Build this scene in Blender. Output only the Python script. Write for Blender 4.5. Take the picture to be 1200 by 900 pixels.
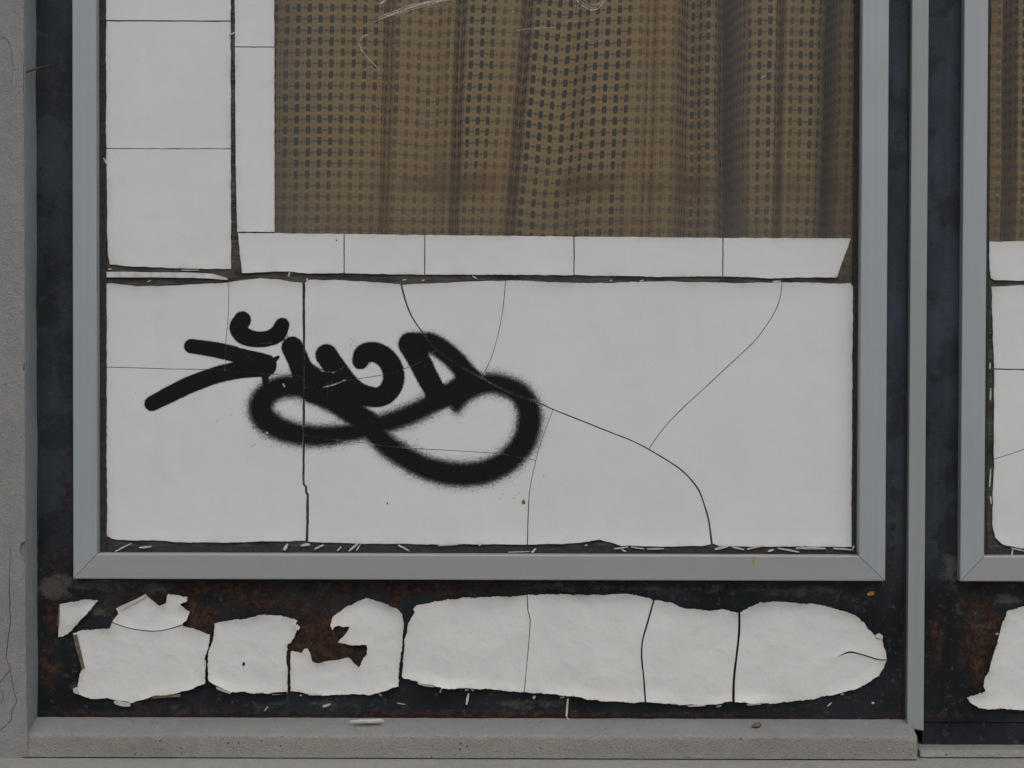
import bpy, math, random
import numpy as np
from mathutils import Vector, Matrix, noise as mnoise
from mathutils.geometry import delaunay_2d_cdt

random.seed(7); rng = np.random.default_rng(7)
S = bpy.context.scene
for o in list(bpy.data.objects): bpy.data.objects.remove(o)
COL = S.collection

# ------------------------------------------------------------------ camera, sky, sun, exposure
PITCH, ROLL, FPX, DIST, ZC = math.radians(1.15), math.radians(0.16), 2200.0, 2.2, 0.95
fw = Vector((0, math.cos(PITCH), -math.sin(PITCH)))
r0, u0 = Vector((1, 0, 0)), Vector((0, math.sin(PITCH), math.cos(PITCH)))
rt = r0*math.cos(ROLL) + u0*math.sin(ROLL)
up = u0*math.cos(ROLL) - r0*math.sin(ROLL)
CAM = Vector((0, 0, ZC)) - fw*DIST
cam = bpy.data.cameras.new('camera'); co = bpy.data.objects.new('camera', cam); COL.objects.link(co)
M = Matrix.Identity(4)
for i in range(3):
    M[i][0], M[i][1], M[i][2], M[i][3] = rt[i], up[i], -fw[i], CAM[i]
co.matrix_world = M
cam.sensor_width = 36; cam.lens = 36*FPX/1200; cam.clip_start = 0.05; cam.clip_end = 2000
S.camera = co
S.render.resolution_x, S.render.resolution_y = 1024, 768

SUN_EL, SUN_AZ = math.radians(58), math.radians(12)        # azimuth measured from the street side (-Y) towards +X
W = bpy.data.worlds.new('World'); S.world = W; W.use_nodes = True
wn = W.node_tree; bg = wn.nodes['Background']
sky = wn.nodes.new('ShaderNodeTexSky'); sky.sky_type = 'NISHITA'; sky.sun_disc = False
sky.sun_elevation = SUN_EL; sky.sun_rotation = math.pi - SUN_AZ
sky.air_density = 1.0; sky.dust_density = 4.0
hs = wn.nodes.new('ShaderNodeHueSaturation'); hs.inputs['Saturation'].default_value = 0.30
wn.links.new(sky.outputs[0], hs.inputs['Color']); wn.links.new(hs.outputs[0], bg.inputs[0])
bg.inputs[1].default_value = 0.10
sl = bpy.data.lights.new('sun', 'SUN'); sl.energy = 0.9; sl.angle = math.radians(50); sl.color = (1, 0.98, 0.95)
so = bpy.data.objects.new('sun', sl); COL.objects.link(so)
sd = Vector((math.sin(SUN_AZ)*math.cos(SUN_EL), -math.cos(SUN_AZ)*math.cos(SUN_EL), math.sin(SUN_EL)))
so.rotation_euler = sd.to_track_quat('Z', 'Y').to_euler(); so.location = (0, -4, 6)
S.view_settings.view_transform = 'Standard'; S.view_settings.look = 'None'
S.view_settings.exposure = -0.14; S.view_settings.gamma = 1
S.view_settings.use_curve_mapping = False

# photograph pixel -> point (mm) of the upright plane lying 'd' mm behind the steel face
def F(px, py, d=0.0):
    v = fw + rt*((px-600)/FPX) - up*((py-450)/FPX)
    t = (d/1000 - CAM.y)/v.y
    return ((CAM.x+v.x*t)*1000, (CAM.z+v.z*t)*1000)
def FX(px, py, d=0.0): return F(px, py, d)[0]
def FZ(px, py, d=0.0): return F(px, py, d)[1]

# ------------------------------------------------------------------ material helpers
class NT:
    def __init__(s, name):
        s.m = bpy.data.materials.new(name); s.m.use_nodes = True
        s.t = s.m.node_tree; s.b = s.t.nodes['Principled BSDF']; s.out = s.t.nodes['Material Output']
    def n(s, t, **k):
        x = s.t.nodes.new(t)
        for a, b in k.items(): setattr(x, a, b)
        return x
    def put(s, sock, v):
        if isinstance(v, bpy.types.NodeSocket): s.t.links.new(v, sock)
        elif isinstance(v, tuple) and len(v) == 3 and sock.type == 'RGBA': sock.default_value = (*v, 1)
        else: sock.default_value = v
    def pos(s): return s.n('ShaderNodeNewGeometry').outputs['Position']
    def attr(s, a): return s.n('ShaderNodeAttribute', attribute_name=a).outputs['Fac']
    def mapv(s, v, sc=(1, 1, 1), loc=(0, 0, 0)):
        x = s.n('ShaderNodeMapping'); s.put(x.inputs[0], v); x.inputs['Scale'].default_value = sc; x.inputs['Location'].default_value = loc
        return x.outputs[0]
    def noise(s, scale, detail=3, rough=0.55, v=None, dist=0):
        x = s.n('ShaderNodeTexNoise'); s.put(x.inputs['Vector'], v if v is not None else s.pos())
        x.inputs['Scale'].default_value = scale; x.inputs['Detail'].default_value = detail
        x.inputs['Roughness'].default_value = rough; x.inputs['Distortion'].default_value = dist
        return x.outputs['Fac']
    def vor(s, scale, feature='F1', v=None):
        x = s.n('ShaderNodeTexVoronoi', feature=feature); s.put(x.inputs['Vector'], v if v is not None else s.pos())
        x.inputs['Scale'].default_value = scale
        return x.outputs['Distance']
    def math(s, op, a, b=0.0, c=0.0, clamp=False):
        x = s.n('ShaderNodeMath', operation=op); x.use_clamp = clamp
        s.put(x.inputs[0], a); s.put(x.inputs[1], b)
        if len(x.inputs) > 2: s.put(x.inputs[2], c)
        return x.outputs[0]
    def ramp(s, v, a, b, lo=0.0, hi=1.0):
        x = s.n('ShaderNodeMapRange', interpolation_type='SMOOTHSTEP'); s.put(x.inputs[0], v)
        for i, q in enumerate((a, b, lo, hi)): s.put(x.inputs[i+1], q)
        return x.outputs[0]
    def mix(s, f, a, b):
        x = s.n('ShaderNodeMix', data_type='RGBA'); s.put(x.inputs[0], f); s.put(x.inputs[6], a); s.put(x.inputs[7], b)
        return x.outputs[2]
    def bump(s, h, dist, strength=1.0, prev=None):
        x = s.n('ShaderNodeBump'); s.put(x.inputs['Height'], h); x.inputs['Distance'].default_value = dist
        x.inputs['Strength'].default_value = strength
        if prev is not None: s.put(x.inputs['Normal'], prev)
        return x.outputs[0]
    def fin(s, col, rough=0.6, metal=0.0, nrm=None, spec=0.5):
        s.put(s.b.inputs['Base Color'], col); s.put(s.b.inputs['Roughness'], rough); s.put(s.b.inputs['Metallic'], metal)
        s.b.inputs['Specular IOR Level'].default_value = spec
        if nrm is not None: s.put(s.b.inputs['Normal'], nrm)
        return s.m

def mat_film(name, base, dirt_haze, bumpy):
    t = NT(name)
    e = t.attr('edge')
    n1 = t.noise(9, 5); n2 = t.noise(140, 4); n3 = t.noise(900, 2); n4 = t.noise(38, 4)
    c = t.mix(t.ramp(n1, .3, .72), tuple(x*.955 for x in base), base)
    c = t.mix(t.math('MULTIPLY', t.ramp(n4, .5, .75), .05), c, (.42, .40, .36))
    ed = t.math('MULTIPLY', t.ramp(e, 0.0, 9.0, 1.0, 0.0), t.ramp(n4, .35, .75))
    c = t.mix(t.math('MULTIPLY', ed, dirt_haze), c, (.34, .27, .17))
    ed2 = t.math('MULTIPLY', t.ramp(e, 0.0, 2.0, 1.0, 0.0), t.ramp(n2, .4, .7))
    c = t.mix(t.math('MULTIPLY', ed2, .30), c, (.20, .14, .09))
    # sparse specks of grime
    sp = t.math('MULTIPLY', t.ramp(t.vor(95), .035, .07, 1, 0), t.ramp(t.noise(23, 2), .6, .66))
    c = t.mix(t.math('MULTIPLY', sp, .5), c, (.25, .22, .17))
    st = t.noise(30, 4, v=t.mapv(t.pos(), (1, 1, .12)))
    c = t.mix(t.math('MULTIPLY', t.ramp(st, .55, .8), .06), c, (.40, .38, .33))
    b = t.bump(n3, .0004, .35)
    b = t.bump(t.noise(60, 3), .004*bumpy, .30, b)
    b = t.bump(n1, .02*bumpy, .25, b)
    if bumpy > .6:
        b = t.bump(t.math('MULTIPLY', t.ramp(t.vor(75), 0, .35, 1, 0), t.ramp(t.noise(19, 2), .45, .65)), .0010, .22, b)
    return t.fin(c, t.ramp(n2, .3, .7, .42, .6), 0, b, .35)

def mat_alu(name, base, axis):
    t = NT(name)
    sc = {'x': (4, 260, 260), 'z': (260, 260, 4)}[axis]
    st = t.noise(1, 4, v=t.mapv(t.pos(), sc)); n = t.noise(14, 5); sp = t.noise(420, 2)
    c = t.mix(t.ramp(st, .25, .75), tuple(x*.97 for x in base), tuple(min(1, x*1.02) for x in base))
    c = t.mix(t.math('MULTIPLY', t.ramp(n, .5, .8), .22), c, (.30, .285, .25))
    sk = t.math('MULTIPLY', t.ramp(t.vor(60), .03, .06, 1, 0), t.ramp(t.noise(11, 2), .55, .6))
    c = t.mix(t.math('MULTIPLY', sk, .6), c, (.13, .115, .10))
    b = t.bump(st, .0002, .10); b = t.bump(sp, .0003, .2, b)
    return t.fin(c, t.ramp(n, .3, .7, .46, .6), .35, b, .5)

def mat_steel():
    t = NT('rusted_dark_steel')
    n1 = t.noise(7, 7, .6); n2 = t.noise(90, 6, .7); n3 = t.noise(38, 9, .74, dist=.4); n4 = t.noise(46, 9, .78, v=t.mapv(t.pos(), (.85, 1, 1.35), (3, 1, 5)))
    vst = t.noise(1, 5, v=t.mapv(t.pos(), (60, 60, 3.0)))
    up_ = t.attr('clean')
    c = t.mix(t.ramp(n1, .36, .64), (.006, .007, .009), (.020, .024, .030))
    cl = t.mix(t.ramp(n1, .3, .7), (.016, .021, .030), (.044, .056, .076))
    cl = t.mix(t.math('MULTIPLY', t.ramp(vst, .35, .75), .45), cl, (.055, .064, .076))
    c = t.mix(up_, c, cl)
    sm_ = t.ramp(t.noise(16, 7, .68), .50, .58)
    c = t.mix(t.math('MULTIPLY', sm_, .5), c, (.006, .007, .009))
    fk = t.ramp(t.noise(75, 8, .78), .57, .60)
    c = t.mix(t.math('MULTIPLY', fk, t.math('SUBTRACT', .42, t.math('MULTIPLY', up_, .36))), c, (.10, .10, .098))
    rust = t.attr('rust'); dust = t.attr('dust')
    rc = t.mix(t.ramp(n2, .40, .68), (.020, .012, .010), (.100, .047, .026))
    rc = t.mix(t.ramp(t.noise(260, 4), .46, .70), rc, (.016, .011, .010))
    rm = t.math('MULTIPLY', t.math('SUBTRACT', t.math('ADD', n3, rust), .66), 5.0, clamp=True)
    c = t.mix(t.math('MULTIPLY', rm, .88), c, rc)
    dm = t.math('MULTIPLY', t.math('SUBTRACT', t.math('ADD', n4, dust), .68), 9.0, clamp=True)
    c = t.mix(t.math('MULTIPLY', dm, .55), c, t.mix(n2, (.07, .066, .060), (.17, .16, .148)))
    b = t.bump(rm, .0010, .5); b = t.bump(dm, .0006, .5, b); b = t.bump(t.noise(320, 5, .7), .0011, .5, b)
    b = t.bump(n1, .006, .3, b)
    r = t.ramp(t.math('ADD', rm, dm), 0, 1, .48, .88)
    return t.fin(c, r, .0, b, .22)

def mat_concrete(name, base, warm, pits, fine):
    t = NT(name)
    n1 = t.noise(6, 6, .6); n2 = t.noise(55, 6, .65); n3 = t.noise(fine, 4, .6)
    c = t.mix(t.ramp(n1, .3, .7), tuple(x*.84 for x in base), base)
    c = t.mix(t.math('MULTIPLY', t.ramp(n2, .48, .75), .5), c, warm)
    gr = t.ramp(n3, .38, .68)
    c = t.mix(t.math('MULTIPLY', gr, .35), c, tuple(x*.55 for x in base))
    pm = t.math('MULTIPLY', t.ramp(t.vor(150), .10, .2, 1, 0), t.ramp(t.noise(31, 3), .52, .6))
    c = t.mix(t.math('MULTIPLY', pm, pits), c, tuple(x*.22 for x in base))
    b = t.bump(n3, .0030, .75); b = t.bump(t.noise(fine*2.2, 3, .6), .0014, .6, b); b = t.bump(n2, .006, .35, b)
    b = t.bump(t.math('SUBTRACT', 1.0, pm), .004*pits, .7, b)
    return t.fin(c, .9, 0, b, .25)

def mat_plain(name, base, rough=.8, scale=300, var=.35, bump=.001):
    t = NT(name); n = t.noise(scale, 5, .65); n1 = t.noise(scale*.12, 4)
    c = t.mix(t.ramp(n, .3, .7), tuple(x*(1-var) for x in base), tuple(x*(1+var*.6) for x in base))
    c = t.mix(t.math('MULTIPLY', t.ramp(n1, .4, .7), .4), c, tuple(x*.7 for x in base))
    return t.fin(c, rough, 0, t.bump(n, bump, .5), .3)

def mat_residue():
    t = NT('old_adhesive_residue')
    n = t.noise(240, 6, .7); n1 = t.noise(30, 5); st = t.noise(1, 4, v=t.mapv(t.pos(), (40, 40, 420)))
    c = t.mix(t.ramp(n1, .35, .65), (.032, .026, .022), (.075, .068, .060))
    c = t.mix(t.math('MULTIPLY', t.ramp(st, .45, .7), .45), c, (.17, .16, .145))
    c = t.mix(t.ramp(n, .58, .7, 0, .6), c, (.020, .015, .012))
    return t.fin(c, .85, 0, t.bump(n, .0016, .8), .3)

def mat_spray():
    t = NT('black_spray_paint')
    a = t.attr('cover'); n = t.noise(750, 3, .75); n2 = t.noise(60, 4)
    al = t.ramp(t.math('ADD', a, t.math('MULTIPLY', t.math('SUBTRACT', n, .5), t.math('MULTIPLY', t.math('SUBTRACT', 1.0, a), 2.3))), .05, .90)
    c = t.mix(n2, (.005, .0055, .0065), (.010, .011, .013))
    m = t.fin(c, .6, 0, t.bump(n, .0003, .2), .14)
    t.put(t.b.inputs['Alpha'], al)
    return m

def mat_glass():
    t = NT('dusty_window_glass')
    tr = t.n('ShaderNodeBsdfTransparent'); tr.inputs[0].default_value = (.93, .95, .94, 1)
    gl = t.n('ShaderNodeBsdfGlossy'); gl.inputs['Roughness'].default_value = .04; gl.inputs[0].default_value = (1, 1, 1, 1)
    t.put(gl.inputs['Normal'], t.bump(t.noise(2.5, 2), .004, .5))
    fr = t.n('ShaderNodeFresnel'); fr.inputs['IOR'].default_value = 1.38
    m1 = t.n('ShaderNodeMixShader'); t.put(m1.inputs[0], fr.outputs[0]); t.put(m1.inputs[1], tr.outputs[0]); t.put(m1.inputs[2], gl.outputs[0])
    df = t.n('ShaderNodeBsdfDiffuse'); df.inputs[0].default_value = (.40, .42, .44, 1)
    d = t.attr('dirt_haze'); n = t.noise(5, 5, .6); n2 = t.noise(260, 4)
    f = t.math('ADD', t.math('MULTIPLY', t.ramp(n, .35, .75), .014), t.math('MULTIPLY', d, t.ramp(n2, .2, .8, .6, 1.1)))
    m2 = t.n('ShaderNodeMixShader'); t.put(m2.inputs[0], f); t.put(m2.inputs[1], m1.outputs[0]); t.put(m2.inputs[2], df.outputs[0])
    t.put(t.out.inputs[0], m2.outputs[0])
    return t.m

def mat_scratch():
    t = NT('scratched_glass_white')
    tr = t.n('ShaderNodeBsdfTransparent'); df = t.n('ShaderNodeBsdfDiffuse'); df.inputs[0].default_value = (.62, .61, .59, 1)
    m = t.n('ShaderNodeMixShader'); t.put(m.inputs[0], t.ramp(t.noise(700, 3, .6), .36, .6, .15, .85))
    t.put(m.inputs[1], tr.outputs[0]); t.put(m.inputs[2], df.outputs[0]); t.put(t.out.inputs[0], m.outputs[0])
    return t.m

def mat_curtain():
    t = NT('woven_curtain_cloth')
    uv = t.n('ShaderNodeUVMap', uv_map='cloth').outputs[0]
    sx = t.n('ShaderNodeSeparateXYZ'); t.put(sx.inputs[0], uv)
    u0_, v0_ = sx.outputs[0], sx.outputs[1]
    wob = t.math('MULTIPLY', t.math('SUBTRACT', t.noise(14, 3, v=uv), .5), .0030)
    wob2 = t.math('MULTIPLY', t.math('SUBTRACT', t.noise(60, 3, v=t.mapv(uv, (1, 1, 1), (4, 2, 0))), .5), .0045)
    u = t.math('DIVIDE', t.math('ADD', u0_, wob), .0131); v = t.math('DIVIDE', t.math('ADD', v0_, wob2), .0134)
    fu, fv = t.math('FRACT', u), t.math('FRACT', v)
    au, av = t.math('ABSOLUTE', t.math('SUBTRACT', fu, .5)), t.math('ABSOLUTE', t.math('SUBTRACT', fv, .5))
    dash = t.math('MULTIPLY', t.ramp(t.math('ADD', au, t.math('MULTIPLY', t.math('MULTIPLY', av, av), .45)), .17, .27, 1, 0), t.ramp(av, .29, .42, 1, 0))
    dot = t.math('MULTIPLY', t.ramp(au, .38, .43), t.ramp(av, .06, .14, 1, 0))
    line = t.math('MAXIMUM', t.math('MULTIPLY', t.ramp(av, .02, .09, 1, 0), .62), t.math('MULTIPLY', dot, .8))
    c2 = t.n('ShaderNodeCombineXYZ'); t.put(c2.inputs[0], t.math('FLOOR', u)); t.put(c2.inputs[1], t.math('FLOOR', v))
    wh = t.n('ShaderNodeTexWhiteNoise', noise_dimensions='2D'); t.put(wh.inputs[0], c2.outputs[0])
    cn = t.n('ShaderNodeTexWhiteNoise', noise_dimensions='1D'); t.put(cn.inputs['W'], t.math('FLOOR', u))
    wn_ = t.math('ADD', t.attr('worn'), t.math('ADD', t.math('MULTIPLY', t.math('SUBTRACT', cn.outputs[0], .5), .30), t.math('MULTIPLY', t.math('SUBTRACT', t.noise(11, 3, v=uv), .5), 1.1)))
    worn = t.ramp(t.math('ADD', wn_, t.math('MULTIPLY', t.math('SUBTRACT', wh.outputs[0], .5), .22)), .12, .95)
    # yarn ribs
    ru = t.math('ABSOLUTE', t.math('SUBTRACT', t.math('FRACT', t.math('MULTIPLY', u, 5.0)), .5))
    rv = t.math('ABSOLUTE', t.math('SUBTRACT', t.math('FRACT', t.math('MULTIPLY', v, 8.0)), .5))
    n1 = t.noise(9, 4, v=uv); n2 = t.noise(300, 3, v=uv)
    och = t.mix(t.ramp(ru, .15, .42), (.73, .440, .165), (.56, .335, .132))
    och = t.mix(t.ramp(rv, .30, .48, 0, .35), och, (.48, .285, .115))
    gap = t.ramp(au, .36, .46)                        # the thin warp stripe between stitch columns
    och = t.mix(t.math('MULTIPLY', gap, .45), och, (.46, .30, .15))
    och = t.mix(t.ramp(n1, .4, .7, 0, .30), och, (.50, .36, .20))
    och = t.mix(t.ramp(n2, .45, .75, 0, .35), och, (.40, .26, .12))
    dc = t.mix(worn, (.034, .047, .064), (.20, .125, .072))
    c = t.mix(t.math('MULTIPLY', dash, t.math('SUBTRACT', .96, t.math('MULTIPLY', worn, .28))), och, dc)
    c = t.mix(t.math('MULTIPLY', line, t.math('SUBTRACT', 1.0, t.math('MULTIPLY', worn, .35))), c, (.10, .085, .07))
    # brown water-mark band of the cloth
    st = t.attr('stain'); sm = t.math('MULTIPLY', st, t.ramp(t.noise(16, 5, v=uv), .34, .62))
    c = t.mix(t.math('MULTIPLY', sm, .85), c, (.24, .095, .015))
    h = t.math('ADD', t.math('MULTIPLY', ru, .3), t.math('MULTIPLY', dash, .6))
    m = t.fin(c, .9, 0, t.bump(h, .0012, .5), .2)
    return m

MF = mat_film('white_cracked_film', (.715, .715, .71), .22, .25)
MP = mat_film('white_flaking_paint', (.725, .72, .70), .30, .7)
MAZ = mat_alu('anodised_aluminium_upright', (.385, .412, .428), 'z')
MAM = mat_alu('dull_aluminium_strip', (.335, .36, .36), 'z')
MAX = mat_alu('anodised_aluminium_rail', (.375, .38, .388), 'x')
MST = mat_steel()
MPL = mat_concrete('grey_plaster', (.36, .352, .345), (.43, .40, .37), .25, 600)
MRV = mat_concrete('grey_green_reveal_paint', (.33, .365, .375), (.37, .40, .405), .1, 700)
MSI = mat_concrete('sill_concrete', (.33, .315, .285), (.38, .355, .31), .9, 420)
MST2 = mat_concrete('sill_mortar_top', (.315, .31, .302), (.355, .345, .33), .6, 520)
MLG = mat_concrete('ledge_concrete', (.38, .375, .36), (.42, .40, .36), .4, 480)
MGK = mat_plain('perished_rubber_gasket', (.038, .035, .033), .75, 350, .5, .0015)
MRS = mat_residue(); MSP = mat_spray(); MGL = mat_glass(); MSC = mat_scratch(); MCU = mat_curtain()
MCK = mat_plain('dark_crack_filling', (.035, .028, .022), .9, 500)
MCH = mat_plain('pale_paint_chip', (.55, .53, .48), .7, 200, .15)
MCB = mat_plain('brown_paint_backing', (.16, .125, .085), .8, 260, .4)
MYE = mat_plain('yellow_paint', (.50, .30, .03), .6, 200, .15)
MNL = mat_plain('rusty_iron', (.085, .045, .03), .85, 600, .5)
MRM = mat_plain('dim_room_wall', (.10, .095, .09), .9, 20, .2)
MAS = mat_concrete('pavement_asphalt', (.09, .09, .088), (.11, .105, .10), .3, 200)
MWA = mat_concrete('facade_render', (.33, .32, .31), (.37, .35, .32), .3, 400)

# ------------------------------------------------------------------ object helpers
def tag(o, label=None, cat=None, group=None, kind=None):
    for k, v in (('label', label), ('category', cat), ('group', group), ('kind', kind)):
        if v: o[k] = v
    return o
def empty(name, loc, label, cat, group=None):
    o = bpy.data.objects.new(name, None); COL.objects.link(o); o.location = loc; o.empty_display_size = .05
    tag(o, label, cat, group); return o
def origin_of(p):
    v = Vector((0, 0, 0))
    while p: v = v + p.location; p = p.parent
    return v
def link(name, V, Fc, mat, parent=None, smooth=False, attrs=None, uv=None, base=False):
    """V in world mm"""
    V = np.asarray(V, dtype=float)/1000
    c = (V.min(0)+V.max(0))/2
    if base: c[2] = V[:, 2].min()
    me = bpy.data.meshes.new(name); me.from_pydata((V-c).tolist(), [], [tuple(f) for f in Fc]); me.update()
    for k, a in (attrs or {}).items():
        at = me.attributes.new(k, 'FLOAT', 'POINT'); at.data.foreach_set('value', np.asarray(a, dtype=np.float32))
    if uv is not None:
        ul = me.uv_layers.new(name='cloth'); li = np.empty(len(me.loops), dtype=np.int32); me.loops.foreach_get('vertex_index', li)
        ul.data.foreach_set('uv', np.asarray(uv, dtype=np.float32)[li].ravel())
    me.materials.append(mat)
    if smooth: me.polygons.foreach_set('use_smooth', [True]*len(me.polygons))
    o = bpy.data.objects.new(name, me); COL.objects.link(o)
    o.location = Vector(c) - origin_of(parent)
    if parent: o.parent = parent
    return o

def grid_faces(nx, nz, flip=False):
    f = []
    for j in range(nz-1):
        for i in range(nx-1):
            a = j*nx+i
            f.append((a, a+1, a+nx+1, a+nx) if not flip else (a, a+nx, a+nx+1, a+1))
    return f

def box(x0, x1, y0, y1, z0, z1, bev=0.0):
    b = min(bev, (x1-x0)/2.01, (y1-y0)/2.01, (z1-z0)/2.01)
    if b <= 0:
        V = [(x, y, z) for z in (z0, z1) for y in (y0, y1) for x in (x0, x1)]
        return V, [(0, 1, 5, 4), (1, 3, 7, 5), (3, 2, 6, 7), (2, 0, 4, 6), (4, 5, 7, 6), (2, 3, 1, 0)]
    import bmesh
    bm = bmesh.new(); bmesh.ops.create_cube(bm, size=1)
    for v in bm.verts: v.co = ((x0+x1)/2+v.co.x*(x1-x0), (y0+y1)/2+v.co.y*(y1-y0), (z0+z1)/2+v.co.z*(z1-z0))
    bmesh.ops.bevel(bm, geom=bm.edges[:], offset=b, segments=2, affect='EDGES', profile=.5)
    bm.verts.index_update()
    V = [tuple(v.co) for v in bm.verts]; Fc = [tuple(v.index for v in f.verts) for f in bm.faces]; bm.free()
    return V, Fc

# ------- cracked sheets: outline + crack bands -> constrained triangulation -> one mesh per piece
def densify(pts, step, jit, closed=True, smooth=False):
    P = [np.array(p[:2], float) for p in pts]; out = []
    n = len(P)
    for i in range(n if closed else n-1):
        a, b = P[i], P[(i+1) % n]; L = np.linalg.norm(b-a); k = max(1, int(round(L/step)))
        d = (b-a)/max(L, 1e-6); nr = np.array((-d[1], d[0]))
        for q in range(k):
            p = a+(b-a)*q/k
            if jit: p = p + nr*(mnoise.noise(Vector((p[0]*.35, p[1]*.35, 3.1)))*jit*.8 + mnoise.noise(Vector((p[0]*.9, p[1]*.9, 1.1)))*jit*.5 + mnoise.noise(Vector((p[0]*.09, p[1]*.09, 7.7)))*jit*1.2)
            out.append(p)
    if not closed: out.append(P[-1])
    return np.array(out)
def spline(pts, step):
    P = np.array([p[:2] for p in pts], float); n = len(P)
    if n < 3: return densify(pts, step, 0, False)
    out = []
    for i in range(n-1):
        p0, p1, p2, p3 = P[max(i-1, 0)], P[i], P[i+1], P[min(i+2, n-1)]
        k = max(1, int(round(np.linalg.norm(p2-p1)/step)))
        for q in range(k):
            t = q/k
            out.append(.5*((2*p1)+(-p0+p2)*t+(2*p0-5*p1+4*p2-p3)*t*t+(-p0+3*p1-3*p2+p3)*t**3))
    out.append(P[-1]); return np.array(out)
def inside(Q, poly):
    x, y = Q[:, 0], Q[:, 1]; r = np.zeros(len(Q), bool); n = len(poly)
    for i in range(n):
        x1, y1 = poly[i]; x2, y2 = poly[(i+1) % n]
        if y1 == y2: continue
        c = ((y1 > y) != (y2 > y)); r ^= c & (x < (x2-x1)*(y-y1)/(y2-y1)+x1)
    return r
def segdist(Q, A, B):
    d = np.full(len(Q), 1e9)
    for a, b in zip(A, B):
        ab = b-a; L = max(ab@ab, 1e-9)
        t = np.clip(((Q-a)@ab)/L, 0, 1)
        e = Q-a-t[:, None]*ab
        d = np.minimum(d, np.einsum('ij,ij->i', e, e))
    return np.sqrt(d)
def to_plane(P, d): return np.array([F(p[0], p[1], d) for p in P])

def sheet(name, outline, cracks, parent, mat, front, thick, grid=9.0, jit=.7, curl=1.0, cw=9.0, ccurl=.25, wave=0.0, ostep=4.0, minarea=3.0, name1=None):
    ol = to_plane(densify(outline, ostep, jit), front)
    bands = []; cpl = []
    for c in cracks:
        pts, w = c[0], c[1]; sm = len(c) < 3
        pl = spline(pts, 5) if sm else densify(pts, 3, .25, False)
        pl = to_plane(pl, front)
        d = np.gradient(pl, axis=0); d /= np.linalg.norm(d, axis=1)[:, None]+1e-9
        nr = np.stack([-d[:, 1], d[:, 0]], 1)
        ws = np.full(len(pl), w) if not isinstance(w, tuple) else np.interp(np.linspace(0, 1, len(pl)), np.linspace(0, 1, len(w)), w)
        ws = ws*(1+.25*np.array([mnoise.noise(Vector((p[0]*.06, p[1]*.06, 1.3))) for p in pl]))
        bands.append(np.concatenate([pl+nr*ws[:, None]/2, (pl-nr*ws[:, None]/2)[::-1]])); cpl.append((pl, ws))
    loops = [ol]+bands
    A = np.concatenate(loops); B = np.concatenate([np.roll(l, -1, 0) for l in loops])
    lo, hi = ol.min(0), ol.max(0)
    gx = np.arange(lo[0]+grid/2, hi[0], grid); gz = np.arange(lo[1]+grid/2, hi[1], grid)
    G = np.stack(np.meshgrid(gx, gz), -1).reshape(-1, 2); G = G+rng.uniform(-.22, .22, G.shape)*grid
    if len(G):
        G = G[inside(G, ol)]
        if len(G): G = G[segdist(G, A, B) > grid*.38]
    V = [Vector(p) for p in A.tolist()]; E = []; o_ = 0
    for l in loops:
        E += [(o_+i, o_+(i+1) % len(l)) for i in range(len(l))]; o_ += len(l)
    V += [Vector(p) for p in G.tolist()]
    ov, oe, of, *_ = delaunay_2d_cdt(V, E, [], 0, 1e-5)
    P = np.array([tuple(v) for v in ov]); T = np.array([tuple(f) for f in of])
    cen = P[T].mean(1); keep = inside(cen, ol)
    for b in bands: keep &= ~inside(cen, b)
    T = T[keep]
    a, b_, c_ = P[T[:, 0]], P[T[:, 1]], P[T[:, 2]]
    ar = ((b_[:, 0]-a[:, 0])*(c_[:, 1]-a[:, 1])-(b_[:, 1]-a[:, 1])*(c_[:, 0]-a[:, 0]))/2
    T[ar < 0] = T[ar < 0][:, ::-1]; ar = abs(ar)
    par = list(range(len(T)))
    def find(i):
        while par[i] != i: par[i] = par[par[i]]; i = par[i]
        return i
    em = {}
    for i, t in enumerate(T):
        for k in range(3):
            e = tuple(sorted((t[k], t[(k+1) % 3])))
            if e in em: par[find(i)] = find(em[e])
            else: em[e] = i
    comps = {}
    for i in range(len(T)): comps.setdefault(find(i), []).append(i)
    dO = segdist(P, ol, np.roll(ol, -1, 0)); dC = np.full(len(P), 1e3)
    for pl, ws in cpl:
        if ws.max() > 0: dC = np.minimum(dC, np.maximum(0, segdist(P, pl[:-1], pl[1:])-ws.mean()/2))
    def nz(p, s, o): return np.array([mnoise.noise(Vector((q[0]*s, q[1]*s, o))) for q in p])
    def bell(d, w): x = np.clip(1-d/w, 0, 1); return x*x
    H = bell(dO, cw)*curl*(.55+.9*nz(P, .02, 5.5)) + bell(dC, cw*.7)*ccurl
    if wave: H = H + wave*nz(P, .022, 9.1) + wave*.35*nz(P, .07, 2.1)
    dE = np.minimum(dO, dC+5.5)
    res = []
    for ids in comps.values():
        if ar[ids].sum() < minarea: continue
        t = T[ids]; used = np.unique(t); mp = {int(v): i for i, v in enumerate(used)}
        fr = [(P[v][0], front-H[v], P[v][1]) for v in used]
        f = [tuple(mp[int(v)] for v in q) for q in t]
        cnt = {}
        for q in f:
            for k in range(3): cnt[(q[k], q[(k+1) % 3])] = 1
        n = len(fr); wv = []; wf = []; wi = {}
        def wid(i):
            if i not in wi:
                wi[i] = n+len(wv); x, y, z = fr[i]; wv.append((x, y+.02, z)); wv.append((x, y+thick, z))
            return wi[i]
        for (p, q) in list(cnt):
            if (q, p) not in cnt:
                i, j = wid(p), wid(q); wf.append((i, i+1, j+1, j))
        ed = [min(30., dE[v]) for v in used]+[0.0]*len(wv)
        res.append((ar[ids].sum(), link(name1 or name, fr+wv, f+wf, mat, parent, True, {'edge': ed})))
    return [r[1] for r in sorted(res, key=lambda r: -r[0])]

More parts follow.
